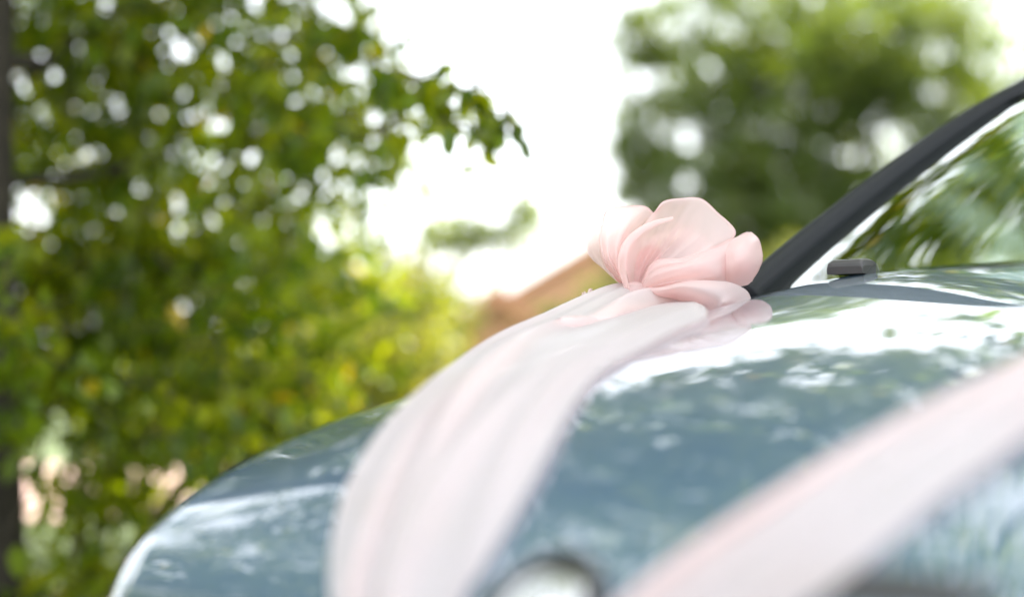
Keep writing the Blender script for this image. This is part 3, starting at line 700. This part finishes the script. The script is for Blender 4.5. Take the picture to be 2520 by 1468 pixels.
far_e = [((1610, 715, 2.10), (1690, 734, 2.05)), ((1575, 708, 2.12), (1722, 748, 2.03)), ((1530, 706, 2.12), (1742, 770, 2.01)), ((1490, 712, 2.11), (1722, 792, 1.98)), ((1430, 738, 2.06), (1670, 812, 1.93)), ((1320, 793, 1.98), (1570, 865, 1.83)), ((1200, 850, 1.88), (1485, 912, 1.70)),
         ((1085, 935, 1.78), (1435, 965, 1.58)), ((985, 1020, 1.68), (1395, 1030, 1.47)), ((915, 1095, 1.58), (1360, 1100, 1.39)), ((855, 1190, 1.49), (1320, 1180, 1.31)),
         ((825, 1300, 1.40), (1265, 1275, 1.23)), ((815, 1400, 1.33), (1200, 1385, 1.16)), ((820, 1500, 1.27), (1130, 1500, 1.12)), ((880, 1640, 1.20), (1130, 1640, 1.09)), ((960, 1800, 1.15), (1150, 1800, 1.08))]
RP = ribbon(far_e, 150, 70, [(.10, .07, .8), (.30, .055, 1.0), (.50, .05, 1.1), (.70, .07, .9), (.92, .06, .6)], 0.020, 3)
o = obj('ribbon', mesh('ribbon', RP.reshape(-1, 3), [(i*70+j, i*70+j+1, (i+1)*70+j+1, (i+1)*70+j) for i in range(149) for j in range(69)], True, M_RIBBON))
tag(o, 'pale pink chiffon ribbon running from the bow down over the middle of the bonnet', 'ribbon', 'ribbons on the bonnet')
near_e = [((2906, 609, 1.520), (2986, 737, 1.400)), ((2762, 712, 1.300), (2794, 872, 1.188)), ((2641, 793, 1.170), (2657, 969, 1.067)), ((2521, 868, 1.080), (2537, 1052, 0.994)), ((2346, 948, 1.030), (2426, 1132, 0.944)), ((2160, 1047, 1.000), (2304, 1211, 0.914)), ((1966, 1160, 0.980), (2190, 1300, 0.898)), ((1744, 1302, 0.970), (2064, 1402, 0.884)),
          ((1558, 1438, 0.970), (1942, 1490, 0.880)), ((1445, 1562, 0.980), (1789, 1594, 0.894)), ((1398, 1720, 1.000), (1638, 1720, 0.940)), ((1371, 1860, 1.020), (1523, 1860, 0.986))]
near_e = [(p_, tuple(np.array(p_) + (np.array(q_) - np.array(p_)) * 1.10)) for p_, q_ in near_e]
RP = ribbon(near_e, 120, 60, [(.15, .10, 1.0), (.45, .09, 1.0), (.62, .06, .9), (.85, .08, .7)], 0.020, 5, 0.004, (-0.2, 0.25))
o = obj('ribbon', mesh('ribbon', RP.reshape(-1, 3), [(i*60+j, i*60+j+1, (i+1)*60+j+1, (i+1)*60+j) for i in range(119) for j in range(59)], True, M_RIBBON))
tag(o, 'blurred pale pink ribbon nearest the camera, crossing the lower right corner', 'ribbon', 'ribbons on the bonnet')

kn = px(1562, 722, 2.10)
bow = thing('bow', 'big pink chiffon bow with puffed loops at the far rear corner of the bonnet', 'bow', tuple(kn))
def bz(x, y, d): return px((2000 + x / 2.0971) * .65625, (650 + y / 2.0971) * .65625, d)
def fabric(name, ctrl, n=48, m=48, amp=0.0025, su=5, sv=5, seed=1, mat=None, gather=0, puff=0.0, hems=()):
    if puff:
        ctrl = [row[:-1] + [tuple(np.array(row[-2]) * .14 + np.array(row[-1]) * .86 + np.array((0, 0, puff)))] + row[-1:] for row in ctrl]
    P = sheet([[bz(*c) for c in row] for row in ctrl], n, m)
    P = wrinkle(P, amp, su, sv, seed)
    if gather:                                          # fine gathers that fan out of the knot and die away
        r_ = np.linspace(0, 1, m)[None, :]; q_ = np.linspace(0, 1, n)[:, None]
        w_ = np.sin(q_ * 2 * math.pi * gather + 1.7 * np.sin(q_ * 9 + seed)) * 0.0055 * np.sin(np.pi * np.clip(r_ * 1.25, 0, 1)) * (1 - r_) ** 0.8
        P = P + w_[..., None] * np.array((0, -1.0, 0))
    P = P - kn
    ob = MB().grid(P).build(name, mat or M_CHIFFON, bow)
    for e in hems: MB().tube(P[:, -1] if e == 'rim' else P[0], 0.0011, 6, cap=False).build('hem', M_CHIFFON, ob)
    return ob
KX, KY = 790, 935
# large middle loop: cupped front sheet and the sheet that comes back down behind
fabric('loop', [
    [(KX, KY, 2.085), (738, 790, 2.070), (716, 645, 2.055), (785, 490, 2.060), (935, 318, 2.100)],
    [(KX+6, KY, 2.09), (795, 745, 2.110), (850, 560, 2.120), (945, 400, 2.115), (1030, 228, 2.115)],
    [(KX+12, KY-2, 2.095), (860, 740, 2.120), (980, 540, 2.135), (1085, 365, 2.125), (1180, 193, 2.120)],
    [(KX+18, KY-4, 2.095), (905, 755, 2.115), (1070, 575, 2.130), (1205, 395, 2.115), (1320, 210, 2.115)],
    [(KX+24, KY-8, 2.09), (930, 785, 2.095), (1130, 630, 2.100), (1325, 470, 2.090), (1462, 322, 2.105)],
    [(KX+30, KY-14, 2.085), (935, 805, 2.075), (1140, 690, 2.070), (1370, 560, 2.065), (1572, 452, 2.090)],
    [(KX+34, KY-20, 2.08), (925, 830, 2.065), (1130, 745, 2.058), (1350, 650, 2.060), (1560, 530, 2.085)]], 70, 50, 0.0030, 6, 3, 2, gather=5, puff=-.006, hems=('rim',))
fabric('loop', [
    [(KX, KY, 2.12), (715, 830, 2.14), (735, 690, 2.155), (800, 560, 2.15)],
    [(KX+10, KY, 2.13), (850, 760, 2.16), (900, 610, 2.175), (960, 480, 2.17)],
    [(KX+20, KY, 2.13), (910, 770, 2.17), (1010, 600, 2.185), (1110, 440, 2.18)],
    [(KX+30, KY, 2.13), (960, 780, 2.17), (1110, 610, 2.185), (1250, 450, 2.175)],
    [(KX+40, KY, 2.13), (1000, 810, 2.165), (1190, 670, 2.175), (1390, 540, 2.15)],
    [(KX+40, KY, 2.12), (1020, 850, 2.15), (1250, 740, 2.155), (1460, 650, 2.13)]], 50, 40, 0.004, 5, 3, 4, gather=4)
# bunched cloth inside the loops, close to the knot; fold shade painted deeper pink
fabric('gathered_shade_fold', [
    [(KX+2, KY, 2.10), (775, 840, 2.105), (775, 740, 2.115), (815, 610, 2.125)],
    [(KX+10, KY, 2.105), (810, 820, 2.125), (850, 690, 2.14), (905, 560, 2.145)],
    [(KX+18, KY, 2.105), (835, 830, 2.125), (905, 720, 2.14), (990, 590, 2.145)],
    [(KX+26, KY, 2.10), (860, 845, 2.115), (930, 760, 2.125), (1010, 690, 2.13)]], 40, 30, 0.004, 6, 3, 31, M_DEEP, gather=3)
fabric('gathered_shade_fold', [
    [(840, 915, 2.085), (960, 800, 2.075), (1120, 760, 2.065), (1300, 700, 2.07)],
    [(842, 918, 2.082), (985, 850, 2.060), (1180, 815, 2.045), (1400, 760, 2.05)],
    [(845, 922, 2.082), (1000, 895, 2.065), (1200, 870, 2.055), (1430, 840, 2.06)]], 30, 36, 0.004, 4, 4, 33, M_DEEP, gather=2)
fabric('gathered_shade_fold', [
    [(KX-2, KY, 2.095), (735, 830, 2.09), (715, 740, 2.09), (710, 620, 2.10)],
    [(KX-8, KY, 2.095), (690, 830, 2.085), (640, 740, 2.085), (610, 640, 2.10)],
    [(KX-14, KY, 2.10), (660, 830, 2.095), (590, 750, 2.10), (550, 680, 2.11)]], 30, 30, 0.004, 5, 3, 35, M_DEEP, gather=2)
fabric('gathered_shade_fold', [
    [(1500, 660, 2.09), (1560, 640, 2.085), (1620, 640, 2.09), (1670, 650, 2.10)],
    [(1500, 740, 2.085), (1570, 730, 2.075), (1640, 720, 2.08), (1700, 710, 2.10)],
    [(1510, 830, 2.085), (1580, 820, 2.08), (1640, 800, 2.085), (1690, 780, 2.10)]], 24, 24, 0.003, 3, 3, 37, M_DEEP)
# left loop, front and back
fabric('loop', [
    [(KX, KY, 2.075), (735, 800, 2.075), (725, 640, 2.085), (800, 470, 2.105), (940, 315, 2.125)],
    [(KX-3, KY, 2.075), (700, 800, 2.060), (665, 620, 2.060), (730, 420, 2.080), (868, 256, 2.115)],
    [(KX-8, KY, 2.078), (680, 805, 2.060), (610, 630, 2.060), (625, 420, 2.080), (722, 260, 2.115)],
    [(KX-14, KY, 2.082), (665, 812, 2.070), (562, 665, 2.075), (530, 480, 2.090), (570, 300, 2.115)],
    [(KX-18, KY, 2.09), (650, 826, 2.095), (548, 705, 2.105), (512, 600, 2.110), (532, 420, 2.120)]], 50, 48, 0.0028, 4, 3, 6, gather=4, puff=-.005, hems=('rim',))
fabric('loop', [
    [(KX, KY, 2.11), (745, 800, 2.13), (760, 640, 2.145), (820, 500, 2.14)],
    [(KX-5, KY, 2.11), (700, 800, 2.14), (690, 620, 2.155), (730, 450, 2.15)],
    [(KX-10, KY, 2.11), (660, 805, 2.14), (620, 640, 2.155), (625, 480, 2.15)],
    [(KX-18, KY, 2.10), (630, 815, 2.13), (560, 680, 2.14), (540, 560, 2.135)]], 40, 36, 0.003, 4, 3, 8, gather=3)
# small flap behind the left loop
fabric('loop', [
    [(KX-20, KY, 2.12), (650, 780, 2.15), (560, 560, 2.16), (540, 404, 2.15)],
    [(KX-24, KY-4, 2.12), (600, 790, 2.145), (470, 600, 2.155), (470, 412, 2.155)],
    [(KX-30, KY-10, 2.12), (570, 770, 2.14), (428, 625, 2.15), (412, 420, 2.16)]], 24, 30, 0.002, 4, 3, 9)
# rolled hem that stands up between the two loops
hem = cr([bz(748, 935, 2.062), bz(706, 790, 2.045), bz(700, 660, 2.035), bz(745, 545, 2.040), bz(840, 455, 2.052), bz(960, 392, 2.072), bz(1100, 352, 2.100)], 46)
hp = []
for k, p in enumerate(hem):
    w = 0.0062 * math.sin(math.pi * (0.12 + 0.80 * k / 45)) ** 0.7
    t = hem[min(k + 1, 45)] - hem[max(k - 1, 0)]; t /= np.linalg.norm(t); sx = np.cross(t, (0, 1.0, 0)); sx /= np.linalg.norm(sx)
    hp.append([p - kn + sx * w * math.cos(q) + np.array((0, -1.0, 0)) * w * 0.75 * math.sin(q) for q in np.linspace(-.2, math.pi + .2, 12)])
MB().grid(hp).build('hem', M_CHIFFON, bow)
# right lower loop, lobe at its end
fabric('loop', [
    [(835, 905, 2.075), (955, 700, 2.060), (1180, 655, 2.045), (1400, 590, 2.060), (1560, 520, 2.075)],
    [(840, 910, 2.07), (985, 765, 2.038), (1230, 700, 2.020), (1430, 650, 2.035), (1580, 600, 2.060)],
    [(842, 915, 2.07), (1005, 825, 2.030), (1260, 760, 2.008), (1440, 730, 2.025), (1560, 690, 2.060)],
    [(842, 918, 2.07), (1015, 868, 2.035), (1270, 830, 2.015), (1440, 800, 2.028), (1540, 780, 2.060)],
    [(840, 920, 2.075), (1015, 905, 2.055), (1270, 890, 2.045), (1440, 880, 2.050), (1540, 860, 2.07)]], 44, 52, 0.003, 3, 4, 11, gather=3, hems=('edge',))
fabric('loop', [
    [(1480, 585, 2.075), (1560, 520, 2.080), (1640, 480, 2.090), (1712, 463, 2.105)],
    [(1485, 640, 2.055), (1580, 580, 2.035), (1690, 530, 2.050), (1772, 530, 2.105)],
    [(1490, 720, 2.050), (1600, 680, 2.018), (1720, 650, 2.038), (1796, 650, 2.105)],
    [(1500, 800, 2.055), (1600, 790, 2.030), (1710, 760, 2.045), (1775, 745, 2.105)],
    [(1540, 880, 2.070), (1600, 890, 2.060), (1680, 880, 2.075), (1715, 850, 2.105)]], 36, 34, 0.002, 3, 3, 13, puff=-.006, hems=('rim',))
fabric('loop', [
    [(1000, 800, 2.12), (1400, 620, 2.15), (1640, 480, 2.13), (1712, 463, 2.105)],
    [(1000, 830, 2.12), (1400, 680, 2.17), (1690, 540, 2.16), (1772, 530, 2.105)],
    [(1000, 860, 2.12), (1400, 760, 2.17), (1710, 660, 2.17), (1796, 650, 2.105)],
    [(1000, 890, 2.11), (1400, 830, 2.15), (1690, 770, 2.15), (1775, 745, 2.105)],
    [(1000, 910, 2.10), (1400, 890, 2.12), (1650, 880, 2.12), (1715, 850, 2.105)]], 30, 36, 0.002, 3, 3, 14, puff=.012)
# front petal with its rolled fold
fabric('tail', [
    [(838, 885, 2.07), (832, 905, 2.055), (818, 925, 2.055), (800, 942, 2.07)],
    [(1000, 882, 2.045), (1000, 905, 2.020), (985, 945, 2.025), (960, 982, 2.055)],
    [(1150, 853, 2.025), (1160, 885, 1.995), (1150, 935, 2.010), (1130, 995, 2.050)],
    [(1300, 838, 2.015), (1325, 880, 1.980), (1310, 950, 1.985), (1270, 1035, 2.035)],
    [(1450, 845, 2.015), (1475, 910, 1.975), (1450, 1000, 1.970), (1375, 1085, 2.010)],
    [(1580, 872, 2.020), (1570, 930, 1.995), (1510, 1010, 1.960), (1450, 1090, 1.985)],
    [(1680, 925, 2.030), (1650, 975, 2.010), (1590, 1015, 1.990), (1540, 1062, 1.985)],
    [(1724, 1000, 2.030), (1700, 1020, 2.015), (1660, 1035, 2.000), (1610, 1060, 1.990)]], 60, 34, 0.002, 4, 3, 16, hems=('rim',))
# knot and torn thread ends
KM = Matrix.Translation(Vector(bz(800, 925, 2.075) - kn)) @ Matrix.Diagonal((.020, .022, .014, 1))
MB().lathe([(math.sin(t) * (1 + .08 * math.sin(9 * t)), -math.cos(t)) for t in np.linspace(.02, math.pi - .02, 14)], 20, KM).build('knot', M_CHIFFON, bow)
fabric('frayed_end', [
    [(470, 940, 2.09), (440, 925, 2.085), (415, 940, 2.085), (390, 950, 2.09)],
    [(480, 965, 2.08), (450, 955, 2.07), (425, 960, 2.07), (400, 968, 2.08)],
    [(500, 985, 2.08), (465, 985, 2.07), (430, 985, 2.07), (395, 990, 2.08)]], 16, 16, 0.010, 6, 6, 21)
